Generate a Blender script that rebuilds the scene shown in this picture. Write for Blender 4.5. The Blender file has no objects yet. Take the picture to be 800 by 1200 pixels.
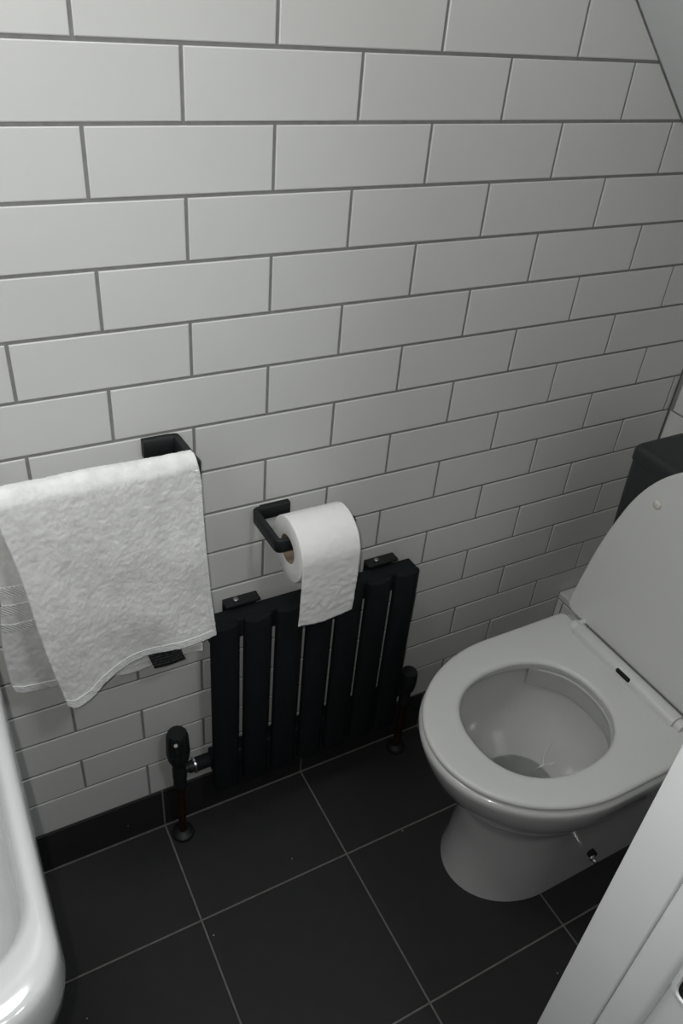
import bpy, bmesh, math, random
import numpy as np
from mathutils import Vector, Matrix, noise

random.seed(7)
scene = bpy.context.scene
COL = scene.collection

# ------------------------------------------------------------------ camera
CAM = Vector((-0.31064, -0.93017, 1.46231))
RIGHT = Vector((0.87919581, -0.46969196, 0.08002614))
DOWN = Vector((-0.21614785, -0.54286579, -0.81152747))
FWD = Vector((0.42461139, 0.69619408, -0.57880824))
cd = bpy.data.cameras.new('camera')
cam = bpy.data.objects.new('camera', cd)
COL.objects.link(cam)
m3 = Matrix((RIGHT, -DOWN, -FWD)).transposed()
cam.matrix_world = Matrix.Translation(CAM) @ m3.to_4x4()
cd.sensor_fit = 'VERTICAL'
cd.sensor_height = 36.0
cd.lens = 36.0 * 914.54 / 1200.0
cd.clip_start = 0.01
scene.camera = cam

# ------------------------------------------------------------------ world, lights, exposure
world = bpy.data.worlds.new('world')
scene.world = world
world.use_nodes = True
bg = world.node_tree.nodes['Background']
bg.inputs[0].default_value = (0.85, 0.95, 1.0, 1)
bg.inputs[1].default_value = 0.015

vs = scene.view_settings
vs.view_transform = 'Standard'
vs.look = 'None'
vs.gamma = 1.0
vs.use_curve_mapping = False
vs.exposure = 0.0

# the phone's own torch, a couple of centimetres to the side of its lens
ld = bpy.data.lights.new('phone_torch', 'POINT')
ld.energy = 11.2
ld.color = (1.0, 0.975, 0.945)
ld.shadow_soft_size = 0.004
lo = bpy.data.objects.new('phone_torch', ld)
lo.location = CAM - RIGHT * 0.020 - DOWN * 0.008
COL.objects.link(lo)

# daylight coloured hall light behind the doorway
ld = bpy.data.lights.new('hall_light', 'AREA')
ld.energy = 5.2
ld.color = (0.90, 0.95, 1.0)
ld.shape = 'DISK'
ld.size = 0.22
lo = bpy.data.objects.new('hall_light', ld)
lo.location = (0.16, -1.25, 2.25)
lo.rotation_euler = (Vector((0.0, -0.2, 0.3)) - Vector(lo.location)).to_track_quat('-Z', 'Y').to_euler()
COL.objects.link(lo)

# the room's own ceiling lamp
ld = bpy.data.lights.new('ceiling_lamp', 'AREA')
ld.energy = 4.6
ld.color = (1.0, 0.99, 0.98)
ld.shape = 'DISK'
ld.size = 0.32
lo = bpy.data.objects.new('ceiling_lamp', ld)
lo.location = (-0.42, -0.22, 2.2)
COL.objects.link(lo)


# ------------------------------------------------------------------ materials
def mat(name, color, rough=0.5, spec=0.5, metallic=0.0, coat=0.0, var=0.0, var_scale=8.0,
        bump=0.0, bump_scale=60.0, bump_dist=0.001, sheen=0.0, detail=4.0, per_object=0.0, coat_rough=0.05):
    m = bpy.data.materials.new(name)
    m.use_nodes = True
    nt = m.node_tree
    b = nt.nodes['Principled BSDF']
    b.inputs['Base Color'].default_value = (*color, 1)
    b.inputs['Roughness'].default_value = rough
    b.inputs['Specular IOR Level'].default_value = spec
    b.inputs['Metallic'].default_value = metallic
    b.inputs['Coat Weight'].default_value = coat
    b.inputs['Coat Roughness'].default_value = coat_rough
    b.inputs['Sheen Weight'].default_value = sheen
    tc = nt.nodes.new('ShaderNodeTexCoord')
    if var > 0 or per_object > 0:
        hsv = nt.nodes.new('ShaderNodeHueSaturation')
        hsv.inputs['Color'].default_value = (*color, 1)
        nt.links.new(hsv.outputs[0], b.inputs['Base Color'])
        n = nt.nodes.new('ShaderNodeTexNoise')
        n.inputs['Scale'].default_value = var_scale
        n.inputs['Detail'].default_value = detail
        nt.links.new(tc.outputs['Object'], n.inputs['Vector'])
        mr = nt.nodes.new('ShaderNodeMapRange')
        mr.inputs['From Min'].default_value = 0.3
        mr.inputs['From Max'].default_value = 0.7
        mr.inputs['To Min'].default_value = 1 - var
        mr.inputs['To Max'].default_value = 1 + var
        nt.links.new(n.outputs['Fac'], mr.inputs['Value'])
        src = mr.outputs[0]
        if per_object > 0:
            oi = nt.nodes.new('ShaderNodeObjectInfo')
            m2 = nt.nodes.new('ShaderNodeMapRange')
            m2.inputs['To Min'].default_value = 1 - per_object
            m2.inputs['To Max'].default_value = 1 + per_object
            nt.links.new(oi.outputs['Random'], m2.inputs['Value'])
            mu = nt.nodes.new('ShaderNodeMath')
            mu.operation = 'MULTIPLY'
            nt.links.new(src, mu.inputs[0])
            nt.links.new(m2.outputs[0], mu.inputs[1])
            src = mu.outputs[0]
        nt.links.new(src, hsv.inputs['Value'])
    if bump > 0:
        n = nt.nodes.new('ShaderNodeTexNoise')
        n.inputs['Scale'].default_value = bump_scale
        n.inputs['Detail'].default_value = detail
        nt.links.new(tc.outputs['Object'], n.inputs['Vector'])
        bp = nt.nodes.new('ShaderNodeBump')
        bp.inputs['Strength'].default_value = bump
        bp.inputs['Distance'].default_value = bump_dist
        nt.links.new(n.outputs['Fac'], bp.inputs['Height'])
        nt.links.new(bp.outputs[0], b.inputs['Normal'])
    return m


def add_specks(m, scale, thr, color):
    """Tiny pale bits of dust lying in a dark tile's surface."""
    nt = m.node_tree
    b = nt.nodes['Principled BSDF']
    link = b.inputs['Base Color'].links[0]
    src = link.from_socket
    geo = nt.nodes.new('ShaderNodeNewGeometry')
    v = nt.nodes.new('ShaderNodeTexVoronoi')
    v.inputs['Scale'].default_value = scale
    nt.links.new(geo.outputs['Position'], v.inputs['Vector'])
    lt = nt.nodes.new('ShaderNodeMath')
    lt.operation = 'LESS_THAN'
    lt.inputs[1].default_value = thr
    nt.links.new(v.outputs['Distance'], lt.inputs[0])
    sep = nt.nodes.new('ShaderNodeSeparateColor')
    nt.links.new(v.outputs['Color'], sep.inputs[0])
    gt = nt.nodes.new('ShaderNodeMath')
    gt.operation = 'GREATER_THAN'
    gt.inputs[1].default_value = 0.72
    nt.links.new(sep.outputs[0], gt.inputs[0])
    mu = nt.nodes.new('ShaderNodeMath')
    mu.operation = 'MULTIPLY'
    nt.links.new(lt.outputs[0], mu.inputs[0])
    nt.links.new(gt.outputs[0], mu.inputs[1])
    mx = nt.nodes.new('ShaderNodeMix')
    mx.data_type = 'RGBA'
    mx.inputs[7].default_value = (*color, 1)
    nt.links.new(mu.outputs[0], mx.inputs[0])
    nt.links.new(src, mx.inputs[6])
    nt.links.new(mx.outputs[2], b.inputs['Base Color'])


M = {}
M['wall_tile'] = mat('white_wall_tile', (0.66, 0.665, 0.645), rough=0.34, spec=0.4, var=0.012, var_scale=9, per_object=0.02, bump=0.05, bump_scale=14)
M['grout'] = mat('grey_grout', (0.255, 0.255, 0.248), rough=0.9, spec=0.1, var=0.10, var_scale=70)
M['floor_tile'] = mat('charcoal_floor_tile', (0.0245, 0.0245, 0.0248), rough=0.62, spec=0.25, var=0.08, var_scale=30, per_object=0.04, bump=0.10, bump_scale=160)
add_specks(M['floor_tile'], 26, 0.034, (0.5, 0.5, 0.48))
M['floor_grout'] = mat('pale_floor_grout', (0.17, 0.16, 0.15), rough=0.9, spec=0.1, var=0.15, var_scale=60)
M['paint'] = mat('white_wall_paint', (0.70, 0.72, 0.725), rough=0.8, spec=0.2, var=0.02, var_scale=12, bump=0.08, bump_scale=180)
M['gloss_paint'] = mat('white_gloss_paint', (0.87, 0.89, 0.90), rough=0.4, spec=0.35, var=0.015, var_scale=9, bump=0.06, bump_scale=40)
M['ceramic'] = mat('white_ceramic', (0.57, 0.58, 0.572), rough=0.16, spec=0.5, coat=0.5, var=0.006, var_scale=4)
M['basin'] = mat('glossy_white_basin_ceramic', (0.49, 0.505, 0.505), rough=0.14, spec=0.5, coat=0.5, var=0.006, var_scale=4)
M['plastic'] = mat('white_seat_plastic', (0.645, 0.655, 0.64), rough=0.32, spec=0.4, var=0.006, var_scale=4)
M['cistern'] = mat('black_ceramic', (0.026, 0.029, 0.031), rough=0.5, spec=0.35, var=0.05, var_scale=9)
M['black'] = mat('matte_black_metal', (0.012, 0.0135, 0.0145), rough=0.5, spec=0.35, var=0.06, var_scale=30)
M['rad'] = mat('matte_black_enamel', (0.0125, 0.0155, 0.017), rough=0.6, spec=0.1, var=0.08, var_scale=25, bump=0.05, bump_scale=300)
M['chrome'] = mat('chrome', (0.75, 0.75, 0.74), rough=0.18, metallic=1.0, var=0.03)
M['dull_metal'] = mat('dull_screw_metal', (0.35, 0.35, 0.35), rough=0.45, metallic=1.0, var=0.05)
M['copper'] = mat('tarnished_copper', (0.055, 0.026, 0.013), rough=0.5, metallic=0.7, var=0.3, var_scale=60)
M['paper'] = mat('toilet_paper', (0.80, 0.80, 0.785), rough=0.95, spec=0.1, var=0.02, var_scale=40, bump=0.35, bump_scale=150, bump_dist=0.001)
M['card'] = mat('brown_card', (0.30, 0.235, 0.17), rough=0.9, spec=0.1, var=0.08, var_scale=40)
M['towel'] = mat('white_terry', (0.80, 0.805, 0.79), rough=1.0, spec=0.05, var=0.10, var_scale=48, detail=8, sheen=0.1)  # mottled tone stands in for shading between the pile clumps
M['towel_hem'] = mat('white_woven_hem', (0.80, 0.81, 0.80), rough=0.95, spec=0.08, var=0.02, var_scale=60)
M['towel_band'] = mat('white_ribbed_band', (0.80, 0.81, 0.80), rough=0.95, spec=0.08, var=0.02, var_scale=60)
M['slot'] = mat('dark_recess', (0.02, 0.02, 0.02), rough=0.8, spec=0.1, var=0.05)
M['rubber'] = mat('pale_rubber', (0.62, 0.60, 0.54), rough=0.5, spec=0.3, var=0.02)
M['caustic'] = mat('painted_caustic', (0.70, 0.71, 0.71), rough=0.35, var=0.03, var_scale=200)  # plain white that imitates light focused by the toilet water
M['caulk'] = mat('grey_caulk', (0.22, 0.22, 0.215), rough=0.9, spec=0.1, var=0.25, var_scale=90)



def terry(m):
    """looped pile: little tufts, pressed flat in patches"""
    nt = m.node_tree
    b = nt.nodes['Principled BSDF']
    tc = nt.nodes.new('ShaderNodeTexCoord')
    n = nt.nodes.new('ShaderNodeTexNoise')
    n.inputs['Scale'].default_value = 260
    n.inputs['Detail'].default_value = 3
    n.inputs['Roughness'].default_value = 0.75
    nt.links.new(tc.outputs['Object'], n.inputs['Vector'])
    bp = nt.nodes.new('ShaderNodeBump')
    bp.inputs['Strength'].default_value = 0.35
    bp.inputs['Distance'].default_value = 0.0014
    nt.links.new(n.outputs['Fac'], bp.inputs['Height'])
    nt.links.new(bp.outputs[0], b.inputs['Normal'])


terry(M['towel'])


def hem_weave(m, strength=0.35):
    nt = m.node_tree
    b = nt.nodes['Principled BSDF']
    tc = nt.nodes.new('ShaderNodeTexCoord')
    w = nt.nodes.new('ShaderNodeTexWave')
    w.wave_type = 'BANDS'
    w.bands_direction = 'DIAGONAL'
    w.inputs['Scale'].default_value = 130
    w.inputs['Distortion'].default_value = 1.5
    nt.links.new(tc.outputs['Object'], w.inputs['Vector'])
    bp = nt.nodes.new('ShaderNodeBump')
    bp.inputs['Strength'].default_value = strength
    bp.inputs['Distance'].default_value = 0.0008
    nt.links.new(w.outputs['Fac'], bp.inputs['Height'])
    nt.links.new(bp.outputs[0], b.inputs['Normal'])


hem_weave(M['towel_hem'])
hem_weave(M['towel_band'], 0.8)

# water: a clear, slightly rippled surface
mw = bpy.data.materials.new('toilet_water')
mw.use_nodes = True
nt = mw.node_tree
b = nt.nodes['Principled BSDF']
b.inputs['Base Color'].default_value = (0.95, 0.97, 0.97, 1)
b.inputs['Transmission Weight'].default_value = 1.0
b.inputs['IOR'].default_value = 1.33
b.inputs['Roughness'].default_value = 0.02
tc = nt.nodes.new('ShaderNodeTexCoord')
n = nt.nodes.new('ShaderNodeTexNoise')
n.inputs['Scale'].default_value = 45
n.inputs['Detail'].default_value = 1
nt.links.new(tc.outputs['Object'], n.inputs['Vector'])
bp = nt.nodes.new('ShaderNodeBump')
bp.inputs['Strength'].default_value = 0.6
bp.inputs['Distance'].default_value = 0.006
nt.links.new(n.outputs['Fac'], bp.inputs['Height'])
nt.links.new(bp.outputs[0], b.inputs['Normal'])
M['water'] = mw

# care label: dark cloth with rows of small pale print
ml = bpy.data.materials.new('care_label_cloth')
ml.use_nodes = True
nt = ml.node_tree
b = nt.nodes['Principled BSDF']
b.inputs['Roughness'].default_value = 0.75
tc = nt.nodes.new('ShaderNodeTexCoord')
sx = nt.nodes.new('ShaderNodeSeparateXYZ')
nt.links.new(tc.outputs['UV'], sx.inputs[0])
wv = nt.nodes.new('ShaderNodeMath'); wv.operation = 'MULTIPLY'; wv.inputs[1].default_value = 9.0
nt.links.new(sx.outputs[1], wv.inputs[0])
fr = nt.nodes.new('ShaderNodeMath'); fr.operation = 'FRACT'
nt.links.new(wv.outputs[0], fr.inputs[0])
lt = nt.nodes.new('ShaderNodeMath'); lt.operation = 'LESS_THAN'; lt.inputs[1].default_value = 0.5
nt.links.new(fr.outputs[0], lt.inputs[0])
mp = nt.nodes.new('ShaderNodeMapping'); mp.inputs['Scale'].default_value = (60, 9, 1)
nt.links.new(tc.outputs['UV'], mp.inputs[0])
nz = nt.nodes.new('ShaderNodeTexNoise'); nz.inputs['Scale'].default_value = 1.0; nz.inputs['Detail'].default_value = 3
nt.links.new(mp.outputs[0], nz.inputs['Vector'])
gt = nt.nodes.new('ShaderNodeMath'); gt.operation = 'GREATER_THAN'; gt.inputs[1].default_value = 0.50
nt.links.new(nz.outputs['Fac'], gt.inputs[0])
mu = nt.nodes.new('ShaderNodeMath'); mu.operation = 'MULTIPLY'
nt.links.new(lt.outputs[0], mu.inputs[0]); nt.links.new(gt.outputs[0], mu.inputs[1])
mx = nt.nodes.new('ShaderNodeMix'); mx.data_type = 'RGBA'
mx.inputs[6].default_value = (0.010, 0.012, 0.018, 1)
mx.inputs[7].default_value = (0.13, 0.13, 0.12, 1)
nt.links.new(mu.outputs[0], mx.inputs[0])
nt.links.new(mx.outputs[2], b.inputs['Base Color'])
M['care'] = ml


# ------------------------------------------------------------------ helpers
def link(o, parent=None):
    COL.objects.link(o)
    if parent is not None:
        o.parent = parent
    return o


def finish(name, bm, material, parent=None, smooth=True, angle=35, loc=None):
    bmesh.ops.recalc_face_normals(bm, faces=bm.faces)
    me = bpy.data.meshes.new(name)
    bm.to_mesh(me)
    bm.free()
    if material is not None:
        me.materials.append(M[material])
    if smooth:
        me.polygons.foreach_set('use_smooth', [True] * len(me.polygons))
        me.set_sharp_from_angle(angle=math.radians(angle))
    o = bpy.data.objects.new(name, me)
    if loc is not None:
        o.location = loc
    return link(o, parent)


def thing(name, label, cat, loc, group=None):
    o = bpy.data.objects.new(name, None)
    o.empty_display_size = 0.05
    o.location = loc
    o['label'] = label
    o['category'] = cat
    if group:
        o['group'] = group
    return link(o)


def rel(parent):
    """world -> parent's local offset (our Empties are never rotated)"""
    return Vector(parent.location)


def shift(bm, v):
    bmesh.ops.translate(bm, verts=bm.verts, vec=v)
    return bm


def part(name, bm, material, parent, **k):
    """mesh given in world coordinates, stored in the parent's space"""
    shift(bm, -rel(parent))
    return finish(name, bm, material, parent, **k)


def box(lo, hi, bevel=0.0, seg=2):
    bm = bmesh.new()
    bmesh.ops.create_cube(bm, size=1)
    for v in bm.verts:
        v.co = Vector([lo[i] + (v.co[i] + .5) * (hi[i] - lo[i]) for i in range(3)])
    if bevel:
        bmesh.ops.bevel(bm, geom=list(bm.edges), offset=bevel, segments=seg, profile=.5, affect='EDGES')
    return bm


def loft(rings, cap0=True, cap1=True, closed=False):
    """rings: lists of equal-length closed loops"""
    bm = bmesh.new()
    vs_ = [[bm.verts.new(p) for p in r] for r in rings]
    n = len(vs_[0])
    pairs = list(zip(vs_[:-1], vs_[1:]))
    if closed:
        pairs.append((vs_[-1], vs_[0]))
    for a, b_ in pairs:
        for i in range(n):
            j = (i + 1) % n
            bm.faces.new((a[i], a[j], b_[j], b_[i]))

    def cap(ring):
        c = bm.verts.new(sum((v.co for v in ring), Vector()) / n)
        for i in range(n):
            bm.faces.new((ring[i], ring[(i + 1) % n], c))
    if not closed:
        if cap0:
            cap(vs_[0])
        if cap1:
            cap(vs_[-1])
    return bm


def lathe(profile, center, n=32, axis='z'):
    """profile: (radius, height) list from bottom to top"""
    rings = []
    for r, h in profile:
        ring = []
        for i in range(n):
            a = 2 * math.pi * i / n
            c, s = r * math.cos(a), r * math.sin(a)
            if axis == 'z':
                p = (c, s, h)
            elif axis == 'x':
                p = (h, c, s)
            else:
                p = (c, h, s)
            ring.append(Vector(p) + Vector(center))
        rings.append(ring)
    return loft(rings)


def join(*bms):
    out = bmesh.new()
    for b_ in bms:
        me = bpy.data.meshes.new('tmp')
        b_.to_mesh(me)
        b_.free()
        out.from_mesh(me)
        bpy.data.meshes.remove(me)
    return out


def cr(xs, ys, x):
    """smooth monotone-ish cubic interpolation"""
    xs = np.asarray(xs, float)
    ys = np.asarray(ys, float)
    d = np.diff(ys) / np.diff(xs)
    m = np.zeros(len(xs))
    m[0], m[-1] = d[0], d[-1]
    for i in range(1, len(xs) - 1):
        m[i] = 0 if d[i - 1] * d[i] <= 0 else 2 * d[i - 1] * d[i] / (d[i - 1] + d[i])
    x = min(max(x, xs[0]), xs[-1])
    i = min(int(np.searchsorted(xs, x, side='right')) - 1, len(xs) - 2)
    h = xs[i + 1] - xs[i]
    t = (x - xs[i]) / h
    return float((2 * t**3 - 3 * t**2 + 1) * ys[i] + (t**3 - 2 * t**2 + t) * h * m[i]
                 + (-2 * t**3 + 3 * t**2) * ys[i + 1] + (t**3 - t**2) * h * m[i + 1])


# ------------------------------------------------------------------ tile work
TW, TH, G = 0.225, 0.078145, 0.0045       # tile pitch and joint
Z0 = 1.37291                              # height of the grout line numbered 0
XR = 1.029                                # right wall
XL = -0.80                                # left wall
SLOPE0, SLOPEK = (0.6439, 1.4470), -0.930 # sloped ceiling: z over x
ZTOP = 2.30


def slope_z(x):
    return SLOPE0[1] + SLOPEK * (x - SLOPE0[0])


def clip(poly, a, b_, c):
    """keep a*x+b*y <= c"""
    out = []
    for i in range(len(poly)):
        p, q = poly[i], poly[(i + 1) % len(poly)]
        dp, dq = a * p[0] + b_ * p[1] - c, a * q[0] + b_ * q[1] - c
        if dp <= 0:
            out.append(p)
        if dp * dq < 0:
            t = dp / (dp - dq)
            out.append((p[0] + t * (q[0] - p[0]), p[1] + t * (q[1] - p[1])))
    return out


def area(poly):
    return 0.5 * sum(poly[i][0] * poly[(i + 1) % len(poly)][1] - poly[(i + 1) % len(poly)][0] * poly[i][1] for i in range(len(poly)))


def inset(poly, d):
    n = len(poly)
    out = []
    for i in range(n):
        p0, p1, p2 = Vector(poly[i - 1]), Vector(poly[i]), Vector(poly[(i + 1) % n])
        e0, e1 = (p1 - p0).normalized(), (p2 - p1).normalized()
        n0, n1 = Vector((-e0.y, e0.x)), Vector((-e1.y, e1.x))
        k = (n0 + n1)
        k = k / max(0.25, k.length_squared / 2)
        out.append(tuple(p1 + k * d))
    return out


def tile_mesh(name, poly, material, thick=0.006, bev=0.0011):
    """flat tile lying in local XY, face towards +Z at z = 0, with an eased edge"""
    me = bpy.data.meshes.new(name)
    n = len(poly)
    t1 = inset(poly, bev)
    vs_ = [(x, y, -thick) for x, y in poly] + [(x, y, -bev * .7) for x, y in poly] + [(x, y, 0) for x, y in t1]
    fs = [tuple(range(2 * n, 3 * n))]
    for k in (0, 1):
        for i in range(n):
            j = (i + 1) % n
            fs.append((k * n + i, k * n + j, (k + 1) * n + j, (k + 1) * n + i))
    me.from_pydata(vs_, [], fs)
    me.materials.append(M[material])
    me.update()
    return me


def lay_tiles(parent, name, basis, origin, polys, material, thick=0.006, wobble=0.0004, cache={}):
    """basis: 3x3 matrix whose columns are the local x, y, z of a tile on this surface"""
    for poly in polys:
        if len(poly) < 3 or area(poly) < 0.00004:
            continue
        xs = [p[0] for p in poly]
        ys = [p[1] for p in poly]
        cx, cy = (min(xs) + max(xs)) / 2, (min(ys) + max(ys)) / 2
        loc = [(round(x - cx, 5), round(y - cy, 5)) for x, y in poly]
        key = (name, material, tuple(loc))
        if key not in cache:
            cache[key] = tile_mesh(name, loc, material, thick)
        o = bpy.data.objects.new(name, cache[key])
        w = basis @ Vector((cx, cy, random.uniform(-wobble, wobble)))
        tilt = Matrix.Rotation(random.uniform(-.0012, .0012), 3, 'X') @ Matrix.Rotation(random.uniform(-.0008, .0008), 3, 'Y')
        o.matrix_local = Matrix.Translation(w + Vector(origin) - Vector(parent.location)) @ (basis @ tilt).to_4x4()
        link(o, parent)


def bond(x0, x1, z0, z1, off, rows):
    """running bond rectangles"""
    out = []
    for r in rows:
        zt, zb = Z0 - r * TH - G / 2, Z0 - (r + 1) * TH + G / 2
        if r == rows[-1]:
            zb = z0
        zt, zb = min(zt, z1), max(zb, z0)
        if zt - zb < 0.004:
            continue
        sh = off + (0 if r % 2 == 0 else .5) * TW
        k0 = math.floor((x0 - sh) / TW)
        k = k0
        while sh + k * TW < x1:
            a, b_ = max(sh + k * TW + G / 2, x0), min(sh + (k + 1) * TW - G / 2, x1)
            if b_ - a > 0.006:
                out.append([(a, zb), (b_, zb), (b_, zt), (a, zt)])
            k += 1
    return out


def structure(name, bm, material, **k):
    o = finish(name, bm, material, None, **k)
    o['kind'] = 'structure'
    return o


BT = 0.1109                               # top of the tiled skirting

# --- the long tiled wall
wall = structure('wall_back', box((XL - .1, 0.0022, -0.05), (XR + .1, 0.12, ZTOP + .05)), 'grout', smooth=False)
polys = []
for q in bond(XL + .002, XR - .002, BT + .002, ZTOP, 0.0, range(-12, 16)):
    q = clip(q, -SLOPEK, 1.0, SLOPE0[1] - SLOPEK * SLOPE0[0] - 0.0018)
    q = clip(q, 0, 1, 2.0)
    polys.append(q)
B_back = Matrix(((1, 0, 0), (0, 0, -1), (0, 1, 0)))
lay_tiles(wall, 'tile', B_back, (0, 0, 0), polys, 'wall_tile', thick=0.005)

# --- right wall, same courses
wr = structure('wall_right', box((XR + .0022, -2.2, -0.05), (XR + .1, 0.0, 1.2)), 'grout', smooth=False)
polys = [clip(q, 0, 1, 1.085) for q in bond(-0.68, -0.004, 0.30, 1.2, -0.008 - .5 * TW, range(2, 15))]
B_right = Matrix(((0, 0, -1), (1, 0, 0), (0, 1, 0)))
lay_tiles(wr, 'tile', B_right, (XR, 0, 0), polys, 'wall_tile', thick=0.005)

# --- low tiled pipe boxing behind the toilet
BX, BZ = 0.8695, 0.298
bx = structure('trim_1', box((BX + .0022, -0.7095, 0), (XR, 0.0, BZ - .0022)), 'grout', smooth=False)
polys = bond(-0.683, -0.004, 0.0, BZ - .002, -0.020, range(13, 18))
lay_tiles(bx, 'tile', B_right, (BX, 0, 0), polys, 'wall_tile', thick=0.005)
B_up = Matrix(((1, 0, 0), (0, 1, 0), (0, 0, 1)))
polys = []
k = 0
while -0.004 - k * TW > -0.68:
    y1 = -0.004 - k * TW
    y0 = max(y1 - TW + G, -0.683)
    polys.append([(BX + .001, y0), (BX + .078, y0), (BX + .078, y1), (BX + .001, y1)])
    polys.append([(BX + .082, y0), (XR - .002, y0), (XR - .002, y1), (BX + .082, y1)])
    k += 1
lay_tiles(bx, 'tile', B_up, (0, 0, BZ), polys, 'wall_tile', thick=0.005)

# --- skirting of floor tile
FG, FX0, FY0 = 0.30476, -0.08929, -0.2168
bb = structure('baseboard_back', box((XL, -0.0012, 0), (BX, 0.0022, BT - .001)), 'floor_grout', smooth=False)
polys = []
for k in range(-3, 4):
    a, b_ = max(FX0 + k * FG + .002, XL), min(FX0 + (k + 1) * FG - .002, BX)
    if b_ > a:
        polys.append([(a, .002), (b_, .002), (b_, BT), (a, BT)])
lay_tiles(bb, 'tile', B_back, (0, -0.0035, 0), polys, 'floor_tile', thick=0.004, wobble=0)

# --- floor
fl = structure('floor', box((XL - .1, -2.4, -0.08), (XR + .1, 0.05, -0.0012)), 'floor_grout', smooth=False)
polys = []
for i in range(-3, 4):
    for j in range(-1, 8):
        a, b_ = max(FX0 + i * FG + .0016, XL), min(FX0 + (i + 1) * FG - .0016, XR)
        y1, y0 = min(FY0 - (j - 1) * FG - FG + FG - .0016, -0.005), FY0 - j * FG + .0016
        if b_ - a > .01 and y1 - y0 > .01 and y0 > -2.4:
            polys.append([(a, y0), (b_, y0), (b_, y1), (a, y1)])
lay_tiles(fl, 'tile', B_up, (0, 0, 0), polys, 'floor_tile', thick=0.005, wobble=0.0002)

# --- other walls and the ceiling
structure('wall_left', box((XL - .1, -0.80, -0.05), (XL, 0.0, ZTOP + .05)), 'paint', smooth=False)
JX, JY0, JY1 = 0.1865, -0.7095, -0.815
bmw = join(box((JX + .02, JY1 + .004, 0), (XR, JY0 - .002, ZTOP)), box((XL, JY1 + .004, 0), (-0.56, JY0 - .002, ZTOP)),
           box((-0.56, JY1 + .004, 2.02), (JX + .02, JY0 - .002, ZTOP)))
structure('wall_front', bmw, 'paint', smooth=False)


def prism_xz(poly, y0, y1):
    bm = bmesh.new()
    a = [bm.verts.new((x, y0, z)) for x, z in poly]
    b_ = [bm.verts.new((x, y1, z)) for x, z in poly]
    n = len(poly)
    bm.faces.new(a)
    bm.faces.new(list(reversed(b_)))
    for i in range(n):
        j = (i + 1) % n
        bm.faces.new((a[i], a[j], b_[j], b_[i]))
    return bm


xs0 = SLOPE0[0] + (ZTOP - SLOPE0[1]) / SLOPEK
ce = structure('ceiling', prism_xz([(XL - .1, ZTOP), (xs0, ZTOP), (XR + .1, slope_z(XR + .1)), (XR + .1, ZTOP + .1), (XL - .1, ZTOP + .1)], -0.80, 0.0), 'paint', smooth=False)
# rough bead of caulk where the slope meets the tiles
ring = []
N = 140
for i in range(N + 1):
    x = -0.05 + (XR + 0.05) * i / N
    c = Vector((x, -0.0006, slope_z(x)))
    r = 0.0015 * (0.75 + 0.7 * abs(noise.noise(Vector((x * 60, 3, 1)))))
    nrm = Vector((-SLOPEK, 0, 1)).normalized()
    ring.append([c + (nrm * math.cos(t) + Vector((0, -1, 0)) * math.sin(t)) * r for t in (0.0, 1.05, 2.1, 3.14, 4.2, 5.24)])
part('caulk_bead', loft(ring), 'caulk', ce)

# --- door lining on the near right
dn = bpy.data.objects.new('door_1', None)
dn.location = (JX, JY1, 0)
dn['kind'] = 'structure'
link(dn)


def prism_xy(poly, z0, z1, bevel=0.0, vert_only=True, seg=3):
    bm = bmesh.new()
    a = [bm.verts.new((x, y, z0)) for x, y in poly]
    b_ = [bm.verts.new((x, y, z1)) for x, y in poly]
    n = len(poly)
    bm.faces.new(a)
    bm.faces.new(list(reversed(b_)))
    ed = []
    for i in range(n):
        j = (i + 1) % n
        fc = bm.faces.new((a[i], a[j], b_[j], b_[i]))
    bm.edges.ensure_lookup_table()
    if bevel:
        ed = [e for e in bm.edges if abs(e.verts[0].co.z - e.verts[1].co.z) > .5 * abs(z1 - z0)]
        bmesh.ops.bevel(bm, geom=ed, offset=bevel, segments=seg, profile=.5, affect='EDGES')
    return bm


part('lining_board', prism_xy([(JX, JY0), (JX, -0.7635), (JX + .03, -0.7635), (JX + .03, JY0)], 0, 2.05, .0022), 'gloss_paint', dn)
part('door_stop', prism_xy([(JX - .0006, -0.7642), (JX - .0006, -0.8010), (JX + .03, -0.8010), (JX + .03, -0.7642)], 0, 2.05, .007), 'gloss_paint', dn)
part('rebate_board', prism_xy([(JX + .010, -0.8005), (JX + .010, -0.862), (JX + .03, -0.862), (JX + .03, -0.8005)], 0, 2.05, .002), 'gloss_paint', dn)
part('architrave', prism_xy([(JX + .022, -0.8625), (JX + .022, -0.879), (JX + .09, -0.879), (JX + .09, -0.8625)], 0, 2.1, .003), 'gloss_paint', dn)
# painted keep with a dark mortise
kp = []
kz, ky, kx = 0.700, -0.8195, JX + .010
for dx, hy, hz in ((0.0, .0195, .034), (-.0026, .0190, .0335), (-.0034, .0175, .032), (-.0034, .0135, .028), (-.0012, .0120, .0265)):
    loop = []
    for i in range(32):
        a = 2 * math.pi * i / 32
        c, s = math.cos(a), math.sin(a)
        loop.append(Vector((kx + dx, ky + hy * math.copysign(abs(c) ** .45, c), kz + hz * math.copysign(abs(s) ** .45, s))))
    kp.append(loop)
ko = part('strike_plate', loft(kp, cap0=True, cap1=False), 'gloss_paint', dn)
mo = part('mortise', loft([[v + Vector((-.0002, 0, 0)) for v in kp[-1]], [v + Vector((.0006, 0, 0)) for v in kp[-1]]]), 'slot', dn)
# the matching lining on the other side of the opening
part('lining_board', prism_xy([(-0.56, JY0), (-0.56, JY1), (-0.54, JY1), (-0.54, JY0)], 0, 2.05, .002), 'gloss_paint', dn)
part('head_board', box((-0.54, JY1, 2.0), (JX, JY0, 2.03)), 'gloss_paint', dn, smooth=False)

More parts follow.
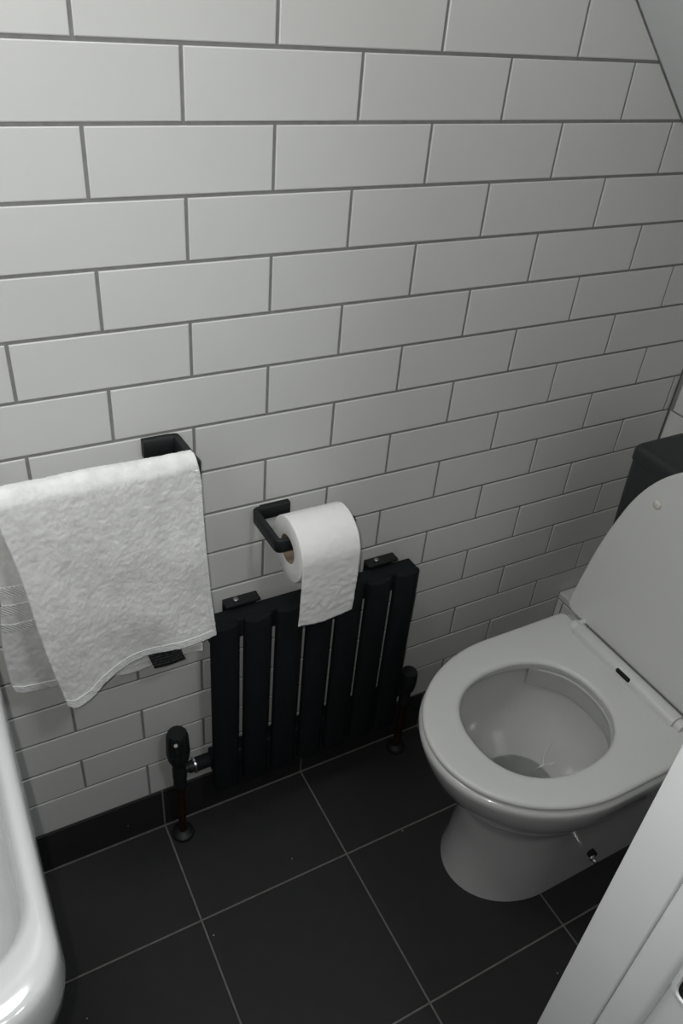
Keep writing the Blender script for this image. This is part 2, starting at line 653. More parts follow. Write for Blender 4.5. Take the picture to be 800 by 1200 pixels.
# ------------------------------------------------------------------ toilet
YC = -0.341
toilet = thing('toilet', 'white floor-standing toilet with raised lid and black cistern in the tiled corner', 'toilet', (0.60, YC, 0))


def outline(xf, hw, xr, a, z, rc=0.02, yc=YC, ex=2.0, nf=56, ns=10, nc=6, nr=10):
    """D shape: front half ellipse of length a, straight sides, rounded rear corners; counter-clockwise from the +y rear"""
    pts = []
    xc = xf + a
    for i in range(nf + 1):
        t = math.pi / 2 + math.pi * i / nf
        c, s = math.cos(t), math.sin(t)
        pts.append((xc + a * math.copysign(abs(c) ** (2 / ex), c), yc + hw * math.copysign(abs(s) ** (2 / ex), s)))
    for i in range(1, ns + 1):
        pts.append((xc + (xr - rc - xc) * i / ns, yc - hw))
    for i in range(1, nc + 1):
        t = -math.pi / 2 + math.pi / 2 * i / nc
        pts.append((xr - rc + rc * math.cos(t), yc - hw + rc + rc * math.sin(t)))
    for i in range(1, nr + 1):
        pts.append((xr, yc - hw + rc + (2 * hw - 2 * rc) * i / nr))
    for i in range(1, nc + 1):
        t = math.pi / 2 * i / nc
        pts.append((xr - rc + rc * math.cos(t), yc + hw - rc + rc * math.sin(t)))
    for i in range(1, ns):
        pts.append((xr - rc + (xc - xr + rc) * i / ns, yc + hw))
    return [Vector((x, y, z)) for x, y in pts]


def hole_ring(ref, cx, a, b_, z, ex=2.25, cy=YC, egg=0.0):
    """superellipse ring whose points lie towards the points of ref"""
    out = []
    for p in ref:
        dx, dy = p.x - HX, p.y - YC
        t = math.atan2(dy / b_, dx / a)
        c, s = math.cos(t), math.sin(t)
        r = (abs(c) ** ex + abs(s) ** ex) ** (-1 / ex)
        out.append(Vector((cx + a * c * r, cy + b_ * s * r * (1 + egg * c), z)))
    return out


HX = 0.478
zs = [0.0, 0.012, 0.06, 0.13, 0.19, 0.225, 0.255, 0.29, 0.33, 0.365, 0.392, 0.408]
XF = [0.378, 0.380, 0.385, 0.389, 0.388, 0.378, 0.358, 0.330, 0.302, 0.284, 0.274, 0.270]
HW = [0.113, 0.112, 0.109, 0.107, 0.111, 0.120, 0.134, 0.152, 0.169, 0.179, 0.185, 0.187]
AA = [0.150, 0.150, 0.150, 0.150, 0.155, 0.162, 0.175, 0.192, 0.210, 0.222, 0.230, 0.233]
XB = [0.868] * 12
rings = []
zz = list(np.linspace(0, 0.408, 42))
for z in zz:
    rings.append(outline(cr(zs, XF, z), cr(zs, HW, z), 0.866, cr(zs, AA, z), z, rc=.03))
rings.append(outline(.2715, .1865, .866, .233, .413, rc=.03))
rings.append(outline(.2755, .1825, .863, .230, .4165, rc=.03))
rings.append(outline(.281, .177, .858, .226, .4175, rc=.03))
ref = rings[-1]
bowl = [(.479, .143, .122, .4175), (.479, .139, .119, .4165), (.479, .1375, .1175, .413), (.479, .140, .120, .405), (.480, .150, .127, .392), (.482, .153, .131, .37),
        (.485, .149, .128, .34), (.488, .138, .118, .30), (.490, .118, .102, .265), (.490, .096, .084, .235), (.489, .078, .070, .21), (.488, .063, .057, .185), (.487, .048, .044, .165), (.487, .026, .024, .155)]
bz = [b_[3] for b_ in bowl]
for b_ in bowl[:5]:
    rings.append(hole_ring(ref, b_[0], b_[1], b_[2], b_[3]))
lowz = list(np.linspace(.385, .155, 22))
rb = list(reversed(bowl))
for z in lowz:
    rings.append(hole_ring(ref, cr([q[3] for q in rb], [q[0] for q in rb], z), cr([q[3] for q in rb], [q[1] for q in rb], z), cr([q[3] for q in rb], [q[2] for q in rb], z), z))
part('pan', loft(rings, cap0=True, cap1=True), 'ceramic', toilet, angle=60)

# water in the bottom of the bowl
wz = 0.213
wr_ = [hole_ring(ref, cr([q[3] for q in rb], [q[0] for q in rb], z), cr([q[3] for q in rb], [q[1] for q in rb], z) + .0008, cr([q[3] for q in rb], [q[2] for q in rb], z) + .0008, z) for z in (.158, .165, .175, .185, .195, wz)]
part('water', loft(wr_), 'water', toilet, angle=30)

# pale ribbon painted in for the bright caustic streak on the bowl
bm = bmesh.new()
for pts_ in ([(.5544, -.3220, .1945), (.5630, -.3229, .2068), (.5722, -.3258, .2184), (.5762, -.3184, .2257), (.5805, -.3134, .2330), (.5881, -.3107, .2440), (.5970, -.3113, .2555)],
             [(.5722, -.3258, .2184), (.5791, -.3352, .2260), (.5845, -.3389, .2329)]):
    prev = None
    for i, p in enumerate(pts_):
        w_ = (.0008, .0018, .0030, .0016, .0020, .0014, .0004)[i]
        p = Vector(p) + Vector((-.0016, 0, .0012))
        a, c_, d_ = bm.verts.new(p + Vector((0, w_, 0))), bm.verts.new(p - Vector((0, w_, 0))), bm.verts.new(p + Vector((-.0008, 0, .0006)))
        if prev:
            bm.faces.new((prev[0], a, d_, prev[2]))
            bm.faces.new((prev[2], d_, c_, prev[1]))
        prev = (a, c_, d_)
part('caustic_streak', bm, 'caustic', toilet, angle=60)

# flush deflector at the back of the rimless bowl
fr_ = []
for z, off in ((.408, -.001), (.404, .003), (.380, .0075), (.358, .0085), (.3535, .006), (.352, -.001)):
    line = []
    for i in range(25):
        t = math.radians(-58 + 116 * i / 24)
        c, s = math.cos(t), math.sin(t)
        r = (abs(c) ** 2.25 + abs(s) ** 2.25) ** (-1 / 2.25)
        fade = min(1, (58 - abs(math.degrees(t))) / 8 + .25)
        A, Bq = cr([q[3] for q in rb], [q[1] for q in rb], z), cr([q[3] for q in rb], [q[2] for q in rb], z)
        cx = cr([q[3] for q in rb], [q[0] for q in rb], z)
        o_ = off * fade
        line.append(Vector((cx + (A - o_) * c * r, YC + (Bq - o_) * s * r, z)))
    fr_.append(line)
bm = bmesh.new()
gv = [[bm.verts.new(p) for p in l] for l in fr_]
for a, c_ in zip(gv[:-1], gv[1:]):
    for i in range(24):
        bm.faces.new((a[i], a[i + 1], c_[i + 1], c_[i]))
part('flush_deflector', bm, 'ceramic', toilet, angle=40)

# seat ring
SZ = 0.4195
seat_rings = []
for ins, z in ((.010, SZ), (.003, SZ + .0008), (.0005, SZ + .003), (0, SZ + .006), (.0008, SZ + .0095), (.003, SZ + .0118), (.007, SZ + .0125), (.018, SZ + .0128)):
    seat_rings.append(outline(.2728 + ins, .1835 - ins, .702 - ins * .6, .2315 - ins * .5, z, rc=.009))
sref = seat_rings[-1]
for gr, z in ((.012, SZ + .0128), (.006, SZ + .0122), (.0025, SZ + .0105), (.0005, SZ + .007), (0, SZ + .004), (.001, SZ + .001), (.006, SZ)):
    seat_rings.append(hole_ring(sref, .479, .1335 + gr, .1165 + gr, z, cy=YC - .003))
part('seat', loft(seat_rings, closed=True), 'plastic', toilet, angle=50)

# raised lid leaning back on the cistern
LZ = [0.438, 0.447, 0.470, 0.491, 0.557, 0.615, 0.669, 0.715, 0.753, 0.785, 0.811, 0.831, 0.8445, 0.851, 0.853]
LW = [0.176, 0.1865, 0.1860, 0.1830, 0.1755, 0.1665, 0.1545, 0.1415, 0.1255, 0.1060, 0.0835, 0.0600, 0.0370, 0.0180, 0.0]


def lid_outline(scale_in, n=72):
    pts = []
    full = [(w, z) for w, z in zip(LW, LZ)]
    side = []
    # resample by arc length so that the crown stays round
    fine = []
    for i in range(200):
        z = LZ[0] + (LZ[-1] - LZ[0]) * (1 - (1 - i / 199) ** 2)
        fine.append((cr(LZ, LW, z), z))
    ln = [0]
    for p, q in zip(fine[:-1], fine[1:]):
        ln.append(ln[-1] + math.hypot(p[0] - q[0], p[1] - q[1]))
    for k in range(n // 2 + 1):
        s = ln[-1] * k / (n // 2)
        side.append((float(np.interp(s, ln, [p[0] for p in fine])), float(np.interp(s, ln, [p[1] for p in fine]))))
    loop = [(YC + w, z) for w, z in side] + [(YC - w, z) for w, z in reversed(side[:-1])]
    nb = 14
    w0 = side[0][0]
    loop += [(YC - w0 + 2 * w0 * i / nb, LZ[0]) for i in range(1, nb)]
    cz = 0.63
    out = []
    for (y, z) in loop:
        d = Vector((y - YC, z - cz))
        L = d.length
        d = d * ((L - scale_in) / L)
        out.append((YC + d.x, cz + d.y))
    return out


def lid_pt(y, z, off):
    # inner face plane, 'off' metres behind it
    t = (z - .44) / .42
    return Vector((.7105 + .024 * t + off, y, z - off * .055))


lr = []
for ins, off in ((.085, .0022), (.05, .0018), (.02, .0012), (.0085, .0006), (.0045, 0.0), (.0018, .0003), (.0004, .0016), (0, .0042), (.0004, .0075), (.003, .0115), (.012, .0145), (.05, .0165), (.10, .0168)):
    lr.append([lid_pt(y, z, off) for y, z in lid_outline(ins)])
lid = part('lid', loft(lr), 'plastic', toilet, angle=50)
# rubber bumper on the lid's underside
for yb, zb in ((-0.251, .746), (-0.431, .746)):
    prof = [(.0078, .0), (.0078, -.0022), (.0068, -.0036), (.0040, -.0046), (.0004, -.0050)]
    cpt = lid_pt(yb, zb, .0016)
    bmb = lathe([(r, h) for r, h in prof], cpt, n=20, axis='x')
    shift(bmb, -rel(toilet))
    o = finish('bumper', bmb, 'rubber', lid)
    o.matrix_parent_inverse = Matrix.Identity(4)

# hinge bar and knuckles
def hinge_bar():
    rings_ = []
    x0, x1, z0, z1 = .6735, .7030, .431, .4500
    cxm = (x0 + x1) / 2
    prof = []
    for i in range(17):
        t = math.pi * i / 16
        prof.append((cxm - (x1 - x0) / 2 * math.cos(t) * 1.0, z0 + .003 + (z1 - z0 - .003) * math.sin(t) ** .6))
    prof = [(x0, z0)] + prof + [(x1, z0)]
    for y, s in ((-.213, .94), (-.2145, 1.0), (-.4615, 1.0), (-.463, .94)):
        rings_.append([Vector((cxm + (x - cxm) * s, y, z0 + (z - z0) * s)) for x, z in prof])
    return loft(rings_)


hb = part('hinge_bar', hinge_bar(), 'plastic', toilet, angle=40)
for y0, y1 in ((-.2125, -.1985), (-.4775, -.4635)):
    bmh = join(lathe([(.0118, y0), (.0124, y0 + .001), (.0124, y1 - .001), (.0118, y1)], (.6895, 0, .4345), n=24, axis='y'),
               box((.6895, y0 + .001, .430), (.7165, y1 - .001, .4445), .002))
    part('hinge_knuckle', bmh, 'plastic', toilet, angle=40)
# dark release slot in the hinge bar
part('release_slot', box((.6729, -.3625, .4370), (.6850, -.3270, .4468), .0042, 4), 'slot', toilet, angle=40)

# floor fixing bolt on the near side
bo = part('fixing_bolt', lathe([(.0075, -.463), (.0072, -.466), (.0045, -.468), (.0043, -.474), (.003, -.4755), (.0004, -.476)], (.624, 0, .066), n=20, axis='y'), 'chrome', toilet)
part('bolt_washer', lathe([(.0090, -.446), (.0090, -.4600), (.0080, -.4612), (.0004, -.4614)], (.634, 0, .060), n=24, axis='y'), 'slot', toilet)

# cistern with its lid
CX0, CX1, CY0, CY1, CZT = .7500, .935, -.532, -.149, .808


def rrect(x0, x1, y0, y1, z, r, n=8):
    pts = []
    for cx, cy, a0 in ((x1 - r, y1 - r, 0), (x0 + r, y1 - r, 90), (x0 + r, y0 + r, 180), (x1 - r, y0 + r, 270)):
        for i in range(n + 1):
            a = math.radians(a0 + 90 * i / n)
            pts.append(Vector((cx + r * math.cos(a), cy + r * math.sin(a), z)))
    return pts


rr = []
for z, d in ((.4178, .03), (.424, .022), (.45, .014), (.52, .008), (.62, .004), (.70, .002), (CZT - .034, .0005), (CZT - .0315, .001)):
    rr.append(rrect(CX0 + d + .001, CX1 - d, CY0 + d + .001, CY1 - d - .001, z, .016))
cis = part('cistern', loft(rr), 'cistern', toilet, angle=40)
rr = []
for z, d in ((CZT - .0315, .002), (CZT - .0305, .0004), (CZT - .029, 0), (CZT - .012, 0), (CZT - .0070, .0012), (CZT - .0030, .0038), (CZT - .0008, .0080), (CZT, .013), (CZT + .0004, .03)):
    rr.append(rrect(CX0 + d, CX1 - d, CY0 + d, CY1 - d, z, .014))
bmc = loft(rr)
shift(bmc, -rel(toilet))
finish('cistern_lid', bmc, 'cistern', toilet, angle=40)
part('flush_button', lathe([(.024, CZT), (.024, CZT + .0035), (.022, CZT + .005), (.0005, CZT + .0053)], (.845, YC, 0), n=36), 'chrome', toilet)

# ------------------------------------------------------------------ radiator
rad = thing('radiator', 'small black oval-tube column radiator on the white tiled wall above the floor', 'radiator', (0.203, -0.02, 0.128))
RZ0, RZ1 = 0.128, 0.556


def tube_mesh():
    w, y_back, y_front = .0254, -.0355, -.0615
    prof = []
    for i in range(36):
        t = 2 * math.pi * i / 36
        c, sn = math.cos(t), math.sin(t)
        prof.append((w * math.copysign(abs(c) ** .88, c), (y_back + y_front) / 2 + (y_back - y_front) / 2 * math.copysign(abs(sn) ** .88, sn)))
    cy = (y_back + y_front) / 2
    rings_ = []
    for z, s in ((RZ0, .90), (RZ0 + .0012, .965), (RZ0 + .004, 1.0), (RZ1 - .004, 1.0), (RZ1 - .0012, .965), (RZ1, .90)):
        rings_.append([Vector((x * s, cy + (y - cy) * s, z)) for x, y in prof])
    return loft(rings_)


t0 = None
for i in range(7):
    cx = .0245 + .0593 * i
    if t0 is None:
        bmt = tube_mesh()
        shift(bmt, Vector((0, -rad.location.y, -rad.location.z)))
        t0 = finish('tube', bmt, 'rad', rad, angle=40)
        o = t0
    else:
        o = t0.copy()
        link(o, rad)
    o.location = (cx - rad.location.x, 0, 0)
for z0, z1 in ((.514, .5555), (.168, .214)):
    part('header', box((.0, -.0470, z0), (.405, -.0150, z1), .004, 3), 'rad', rad, angle=40)
for xb, w in ((.0695, .031), (.345, .031)):
    bk = part('bracket', join(box((xb - w, -.0040, .530), (xb + w, -.0006, .566), .0015), box((xb - w, -.0225, .5605), (xb + w, -.0006, .566), .0015)), 'black', rad, angle=40)
    bms = lathe([(.005, .5655), (.005, .5680), (.0035, .5695), (.0004, .5698)], (xb - .010, -.0105, 0), n=16)
    shift(bms, -rel(rad))
    finish('screw', bms, 'dull_metal', bk)
for xa, xb in ((-.030, .004), (.401, .424)):
    part('end_connector', lathe([(.0125, xa), (.0135, xa + .002), (.0135, xb - .002), (.0125, xb)], (0, -.030, .196), n=24, axis='x'), 'rad', rad)

# thermostatic valve on the left with its copper tail
VX, VY = -.0625, -.036
v1 = thing('radiator_valve', 'black thermostatic radiator valve on a copper pipe left of the radiator', 'valve', (VX, VY, 0))


def fluted(profile, center, n=60, flutes=10, depth=.0011, z_from=0, z_to=1):
    rings_ = []
    for r, h in profile:
        ring_ = []
        for i in range(n):
            a = 2 * math.pi * i / n
            k = depth if z_from <= h <= z_to else 0
            rr_ = max(r - k * (0.5 + 0.5 * math.cos(flutes * a)) ** 3, .0003)
            ring_.append(Vector((rr_ * math.cos(a), rr_ * math.sin(a), h)) + Vector(center))
        rings_.append(ring_)
    return loft(rings_)


hd = part('valve_head', fluted([(.010, .222), (.014, .228), (.0195, .243), (.0215, .258), (.0216, .264), (.0205, .266), (.0205, .269), (.0210, .273), (.0200, .300), (.0190, .308), (.0160, .3125), (.0004, .3145)], (VX, VY, 0), z_from=.272, z_to=.309, depth=.0022), 'black', v1, angle=40)
bmd = lathe([(.0035, .0), (.0035, .0012), (.0004, .0016)], (0, 0, 0), n=14)
bmesh.ops.rotate(bmd, verts=bmd.verts, cent=(0, 0, 0), matrix=Matrix.Rotation(math.radians(62), 3, 'X'))
shift(bmd, Vector((VX - .0085, VY - .0178, .3015)) - rel(v1))
o = finish('indicator_dot', bmd, 'rubber', hd)
bmv = join(lathe([(.0105, .160), (.0125, .162), (.0125, .172), (.011, .176), (.011, .182), (.013, .184), (.013, .212), (.0105, .218), (.0105, .226)], (VX, VY, 0), n=28),
           lathe([(.009, VX), (.009, -.044), (.0115, -.0435), (.0115, -.0335)], (0, -.031, .196), n=24, axis='x'))
part('valve_body', bmv, 'black', v1, angle=40)
part('union_ring', lathe([(.0140, -.0345), (.0155, -.0335), (.0155, -.030), (.0138, -.0292)], (0, -.030, .196), n=24, axis='x'), 'chrome', v1)
part('pipe', lathe([(.0075, .006), (.0075, .165)], (VX, VY, 0), n=20), 'copper', v1)
part('pipe_collar', lathe([(.0215, .0), (.0222, .003), (.0210, .0085), (.016, .0125), (.009, .0145), (.0078, .015)], (VX, VY, 0), n=32), 'black', v1)

# lockshield on the right
WX, WY = .440, -.036
v2 = thing('radiator_valve', 'black lockshield valve on a dark pipe between radiator and toilet', 'valve', (WX, WY, 0))
part('valve_cap', lathe([(.0125, .196), (.0155, .200), (.0175, .212), (.0185, .236), (.0180, .246), (.0160, .2515), (.008, .2535), (.0004, .254)], (WX, WY, 0), n=32), 'black', v2, angle=40)
bmv = join(lathe([(.0105, .150), (.0128, .153), (.0128, .164), (.0108, .168), (.0108, .200)], (WX, WY, 0), n=28),
           lathe([(.0115, .4215), (.0115, .427), (.0085, .428), (.0085, WX)], (0, -.031, .196), n=24, axis='x'))
part('valve_body', bmv, 'black', v2, angle=40)
part('pipe', lathe([(.0080, .006), (.0080, .155)], (WX, WY, 0), n=20), 'copper', v2)
part('pipe_collar', lathe([(.0205, .0), (.0212, .003), (.0200, .0085), (.016, .0125), (.009, .0145), (.0082, .015)], (WX, WY, 0), n=32), 'black', v2)


# ------------------------------------------------------------------ black bent-bar fittings
def bent_bar(path, height, thick, r=.012, nb=6):
    """flat bar standing on edge, following a path in plan with rounded bends: path of (x, y), z given separately"""
    z = path[0][2]
    P = [Vector((p[0], p[1])) for p in path]
    pts = [P[0]]
    for i in range(1, len(P) - 1):
        a, b_, c = P[i - 1], P[i], P[i + 1]
        u, v = (a - b_).normalized(), (c - b_).normalized()
        p0, p1 = b_ + u * r, b_ + v * r
        for k in range(nb + 1):
            t = k / nb
            pts.append(p0 * (1 - t) ** 2 + b_ * 2 * t * (1 - t) + p1 * t ** 2)
    pts.append(P[-1])
    rings_ = []
    n = len(pts)
    for i, p in enumerate(pts):
        tn = (pts[min(i + 1, n - 1)] - pts[max(i - 1, 0)]).normalized()
        nr = Vector((-tn.y, tn.x))
        ring_ = []
        hz, ht, bv = height / 2, thick / 2, min(.0012, thick * .2)
        for du, dz in ((-ht + bv, -hz), (ht - bv, -hz), (ht, -hz + bv), (ht, hz - bv), (ht - bv, hz), (-ht + bv, hz), (-ht, hz - bv), (-ht, -hz + bv)):
            q = p + nr * du
            ring_.append(Vector((q.x, q.y, z + dz)))
        rings_.append(ring_)
    return loft(rings_)


ZR = .889
rail = thing('towel_rail', 'matte black bent flat-bar towel rail behind the white towel', 'towel rail', (-.16, -.003, ZR))
part('rail_bar', bent_bar([(-.0765, -.0065, ZR), (-.0290, -.0065, ZR), (-.0245, -.085, ZR), (-.320, -.085, ZR), (-.320, -.0065, ZR), (-.2725, -.0065, ZR)], .028, .010, r=.003), 'black', rail, angle=50)
for xa, xb in ((-.0765, -.036), (-.313, -.2725)):
    part('wall_plate', box((xa, -.004, ZR - .0135), (xb, -.0002, ZR + .0135), .0008), 'black', rail)

ZH = .732
hold = thing('toilet_roll_holder', 'matte black bent-bar toilet roll holder on the wall above the radiator', 'roll holder', (.12, -.003, ZH))
part('holder_bar', bent_bar([(.1530, -.0065, ZH), (.0925, -.0065, ZH), (.0935, -.095, ZH), (.2240, -.095, ZH), (.2270, -.080, ZH)], .0235, .0085, r=.0075), 'black', hold, angle=50)
part('wall_plate', box((.103, -.004, ZH - .012), (.1530, -.0002, ZH + .012), .0008), 'black', hold)

# ------------------------------------------------------------------ toilet roll
RXA, RXB, RY, RZ, RR = .1085, .2070, -.095, .7225, .0530
roll = thing('toilet_roll', 'white toilet paper roll hanging on the black holder with a loose end', 'toilet roll', (.1625, RY, RZ))
CR_ = .0240
prof = []
n = 72
rings_ = []
for x, r in ((RXA + .0006, CR_), (RXA, CR_ + .002), (RXA, RR - .0016), (RXA + .0006, RR - .0004), (RXA + .002, RR), (RXB - .002, RR), (RXB - .0006, RR - .0004), (RXB, RR - .0016), (RXB, CR_ + .002), (RXB - .0006, CR_)):
    ring_ = []
    for i in range(n):
        a = 2 * math.pi * i / n
        k = 1 + (.012 * noise.noise(Vector((math.cos(a) * 1.3, math.sin(a) * 1.3, 4))) if r > CR_ + .01 else 0)
        ring_.append(Vector((x, RY + r * k * math.cos(a), RZ + r * k * math.sin(a))))
    rings_.append(ring_)
part('paper_winding', loft(rings_, closed=True), 'paper', roll, angle=45)
rings_ = []
for x, r in ((RXA + .001, CR_ - .0002), (RXB - .001, CR_ - .0002), (RXB - .001, CR_ - .0012), (RXA + .001, CR_ - .0012)):
    rings_.append([Vector((x, RY + r * math.cos(2 * math.pi * i / 40), RZ + r * math.sin(2 * math.pi * i / 40))) for i in range(40)])
part('card_core', loft(rings_, closed=True), 'card', roll)
# loose sheet: over the top and straight down the front
bm = bmesh.new()
nu, nv = 48, 90
grid = []
for j in range(nv + 1):
    row = []
    s = j / nv
    for i in range(nu + 1):
        u = i / nu
        x = RXA + .0004 + (RXB - RXA - .0008) * u
        zb = .6015 + .0035 * math.sin(u * 5.2 + 2.6) + .0055 * (1 - u) ** 3 - (.006 * (1 - u) ** 6)
        arc = math.pi * .62 * RR
        L = arc + (RZ - zb)
        d = L * s
        if d < arc:
            a = math.pi * .62 - d / RR
            # a measured from the front horizontal
            y, z = RY - (RR + .0007) * math.cos(a), RZ + (RR + .0007) * math.sin(a)
            ny, nz = -math.cos(a), math.sin(a)
            w = .0006 * (d / arc)
        else:
            t = (d - arc) / (L - arc)
            y, z = RY - RR - .0007 + .004 * t * t, RZ - (d - arc)
            ny, nz = -1, 0
            w = .0006 + .0010 * min(1, t * 1.6) * .85
            x += -.0010 * t * (1 if u > .5 else -1) * abs(2 * u - 1)
        nn = noise.noise(Vector((x * 55, d * 90, 2.2))) * .8 + abs(noise.noise(Vector((x * 70 + d * 60, d * 75 - x * 45, 7.1)))) * 1.1
        bul = nn * w
        row.append(bm.verts.new((x, y + ny * bul, z + nz * bul)))
    grid.append(row)
for j in range(nv):
    for i in range(nu):
        bm.faces.new((grid[j][i], grid[j][i + 1], grid[j + 1][i + 1], grid[j + 1][i]))
sh = part('loose_sheet', bm, 'paper', roll, angle=70)
so = sh.modifiers.new('thickness', 'SOLIDIFY')
so.thickness = .0005
so.offset = 0

# ------------------------------------------------------------------ towel
towel = thing('towel', 'crumpled white terry hand towel folded over the black rail', 'towel', (-.16, -.085, .889))
BY = -.085                               # rail centre line
TOPZ = .917


def fx(z, which):
    if which == 'L':
        return cr([.50, .541, .627, .696, .789, .873, .915], [-.2335, -.238, -.2505, -.258, -.266, -.2775, -.287], z)
    return cr([.50, .597, .69, .802, .887, .915], [-.008, -.0125, -.0195, -.0260, -.0275, -.032], z)


def bxx(z, which):
    if which == 'L':
        return cr([.53, .552, .580, .630, .690, .730, .915], [-.286, -.300, -.3055, -.3055, -.300, -.2945, -.290], z)
    return cr([.50, .60, .70, .80, .915], [-.0175, -.019, -.022, -.028, -.034], z)


def fbot(u):
    return cr([0, .04, .12, .29, .47, .70, .85, 1.0], [.555, .5495, .554, .579, .593, .599, .602, .6045], u)


def bbot(u):
    return cr([0, .05, .17, .36, .6, 1.0], [.553, .545, .541, .539, .526, .526], u)


bm = bmesh.new()
NU, NF, NT, NB = 130, 120, 14, 100
rows = []
RT = .0150


def emit(u, x, y, z, ny, nz, amp=1.0):
    p = Vector((x, y, z))
    q = Vector((x * 1.0, 0, (y if nz > .3 else 0) + z))
    b1 = noise.noise(Vector((q.x * 14, q.z * 12, 1.7 + 3 * (ny > 0)))) * .0045
    b2 = noise.noise(Vector((q.x * 95, q.z * 95, 5.3 + 3 * (ny > 0)))) * .0006
    b3 = noise.noise(Vector((q.x * 230, q.z * 230, 9.1))) * .0005
    d = b1 * amp + b2 + b3 + random.uniform(-.00045, .00045)
    return bm.verts.new((x, y + ny * d, z + nz * d))


for j in range(NF + 1):                  # front, bottom to top
    t = j / NF
    row = []
    for i in range(NU + 1):
        u = i / NU
        zb = fbot(u)
        zt = TOPZ - RT
        z = zb + (zt - zb) * t
        x = fx(z, 'L') + (fx(z, 'R') - fx(z, 'L')) * u
        k = 1 - t
        y = BY - RT - .010 * k * (1 - k * .5) - .006 * k * math.sin(u * 7.5 + 1.2) * k - .004 * k * (1 - u)
        row.append(emit(u, x, y, z, -1, 0, amp=.35 + .8 * k))
    rows.append(row)
for j in range(1, NT):                   # over the rail
    a = math.pi * j / NT
    row = []
    for i in range(NU + 1):
        u = i / NU
        z0 = TOPZ - RT
        xl = fx(z0, 'L') * (1 - j / NT) + bxx(z0, 'L') * j / NT
        xr_ = fx(z0, 'R') * (1 - j / NT) + bxx(z0, 'R') * j / NT
        row.append(emit(u, xl + (xr_ - xl) * u, BY - RT * math.cos(a), z0 + RT * math.sin(a), -math.cos(a), math.sin(a), amp=.3))
    rows.append(row)
for j in range(NB + 1):                  # back, top to bottom
    t = j / NB
    row = []
    for i in range(NU + 1):
        u = i / NU
        zb = bbot(u)
        z = TOPZ - RT + (zb - TOPZ + RT) * t
        x = bxx(z, 'L') + (bxx(z, 'R') - bxx(z, 'L')) * u
        y = BY + RT + .014 * t + .004 * t * math.sin(u * 9 + .4)
        row.append(emit(u, x, y, z, 1, 0, amp=.3 + .3 * t))
    rows.append(row)
for a, c_ in zip(rows[:-1], rows[1:]):
    for i in range(NU):
        bm.faces.new((a[i], a[i + 1], c_[i + 1], c_[i]))
front_rows = [[v.co.copy() for v in r] for r in rows]
cl = part('cloth', bm, 'towel', towel, angle=80)
so = cl.modifiers.new('thickness', 'SOLIDIFY')
so.thickness = .0065
so.offset = 0


def strip(cells, out, thick=.0014):
    """thin raised band lying on the cloth; cells = rows of points, out = outward direction"""
    bm_ = bmesh.new()
    top = [[bm_.verts.new(p + out * (.0036 + thick)) for p in r] for r in cells]
    bot = [[bm_.verts.new(p + out * .0020) for p in r] for r in cells]
    H, W = len(cells), len(cells[0])
    for j in range(H - 1):
        for i in range(W - 1):
            bm_.faces.new((top[j][i], top[j][i + 1], top[j + 1][i + 1], top[j + 1][i]))
            bm_.faces.new((bot[j][i], bot[j + 1][i], bot[j + 1][i + 1], bot[j][i + 1]))
    for j in range(H - 1):
        for i in (0, W - 1):
            bm_.faces.new((top[j][i], top[j + 1][i], bot[j + 1][i], bot[j][i]))
    for i in range(W - 1):
        for j in (0, H - 1):
            bm_.faces.new((top[j][i], bot[j][i], bot[j][i + 1], top[j][i + 1]))
    return bm_


OF, OB = Vector((0, -1, 0)), Vector((0, 1, 0))
side = [[front_rows[j][NU - k] for k in (0, 1, 2, 3)] for j in range(0, NF + 1)]
part('side_hem', strip(side, OF, .0010), 'towel_hem', towel, angle=60)
bot = [front_rows[j][:] for j in (0, 1, 2, 3, 4, 5)]
part('bottom_hem', strip(bot, OF, .0005), 'towel_hem', towel, angle=60)
last = len(front_rows) - 1
bk = [front_rows[last - j][:] for j in (0, 1, 2, 3, 4)]
part('bottom_hem', strip(bk, OF, .0010), 'towel_hem', towel, angle=60)
for j0, j1 in ((NF + NT + 41, NF + NT + 47), (NF + NT + 50, NF + NT + 56), (NF + NT + 60, NF + NT + 65)):
    bk = [front_rows[j][:] for j in range(j0, j1)]
    part('woven_band', strip(bk, OF, .0009), 'towel_band', towel, angle=60)

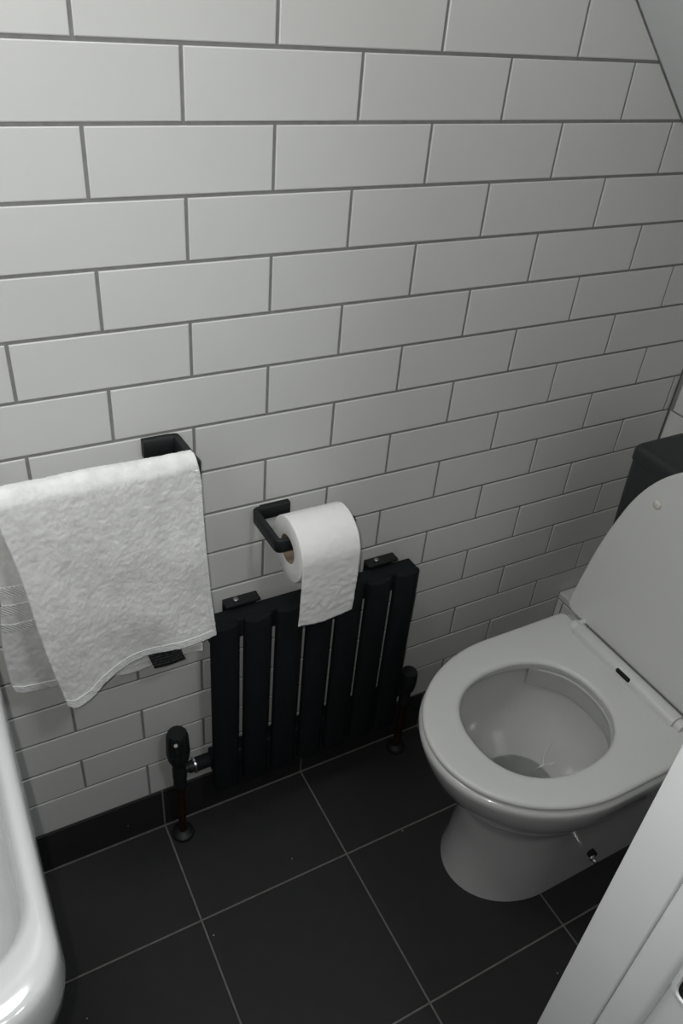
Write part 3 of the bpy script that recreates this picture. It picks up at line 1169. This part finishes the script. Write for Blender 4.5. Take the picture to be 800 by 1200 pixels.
# care label, sewn between the layers and hanging below the front edge
bm = bmesh.new()
uvl = bm.loops.layers.uv.new('UVMap')
TL, TR_ = Vector((-.1130, -.066, .572)), Vector((-.0620, -.066, .577))
BL, BR = Vector((-.0985, -.0625, .5175)), Vector((-.0480, -.0625, .5185))
H, W = 8, 10
gv = [[bm.verts.new(TL.lerp(TR_, i / W).lerp(BL.lerp(BR, i / W), j / H) + Vector((0, .0012 * math.sin(i * .5 + j * .3), 0))) for i in range(W + 1)] for j in range(H + 1)]
for j in range(H):
    for i in range(W):
        f_ = bm.faces.new((gv[j][i], gv[j][i + 1], gv[j + 1][i + 1], gv[j + 1][i]))
        for lp, (a, c_) in zip(f_.loops, ((i, j), (i + 1, j), (i + 1, j + 1), (i, j + 1))):
            lp[uvl].uv = (a / W, 1 - c_ / H)
lb = part('care_label', bm, 'care', towel, angle=60)
lb['label'] = 'dark navy care label with rows of small pale print'
so = lb.modifiers.new('thickness', 'SOLIDIFY')
so.thickness = .0006

# ------------------------------------------------------------------ washbasin
BXR, BYF, BYB, BZT = -.3185, -.632, -.165, .820
basin = thing('washbasin', 'white ceramic wall-hung washbasin with a rounded front corner beside the doorway', 'washbasin', (XL, -.40, BZT))


def brect(d_side, d_wall, z, r, d_y=None):
    dy = d_side if d_y is None else d_y
    return rrect(XL + d_wall, BXR - d_side, BYF + dy, BYB - dy, z, r, n=12)


rr = []
for z, d, r in ((.690, .085, .05), (.694, .060, .055), (.706, .034, .06), (.728, .012, .06), (.752, .002, .058), (.780, -.001, .056), (.803, .0, .055), (.812, .0008, .055), (.8165, .0028, .053), (.8192, .006, .051), (.820, .0095, .049)):
    rr.append(brect(d, .0005, z, r))
inner = [(.0125, .820, .050), (.0155, .8185, .050), (.0185, .814, .050), (.021, .805, .052), (.024, .785, .055), (.030, .755, .06), (.044, .730, .07), (.070, .716, .07), (.11, .711, .06), (.15, .710, .04)]
for d, z, r in inner:
    rr.append(rrect(XL + d + .06, BXR - d, BYF + d + .030, BYB - d, z, r, n=12))
part('bowl', loft(rr), 'basin', basin, angle=50)
part('waste', lathe([(.022, .7085), (.022, .7125), (.019, .7135), (.0004, .7130)], (-.54, -.39, 0), n=32), 'chrome', basin)
tp = join(lathe([(.024, .8195), (.024, .824), (.018, .827), (.018, .90), (.016, .905), (.0004, .906)], (XL + .035, -.398, 0), n=28),
          box((XL + .03, -.409, .872), (XL + .155, -.387, .888), .004))
part('tap', tp, 'chrome', basin, angle=40)
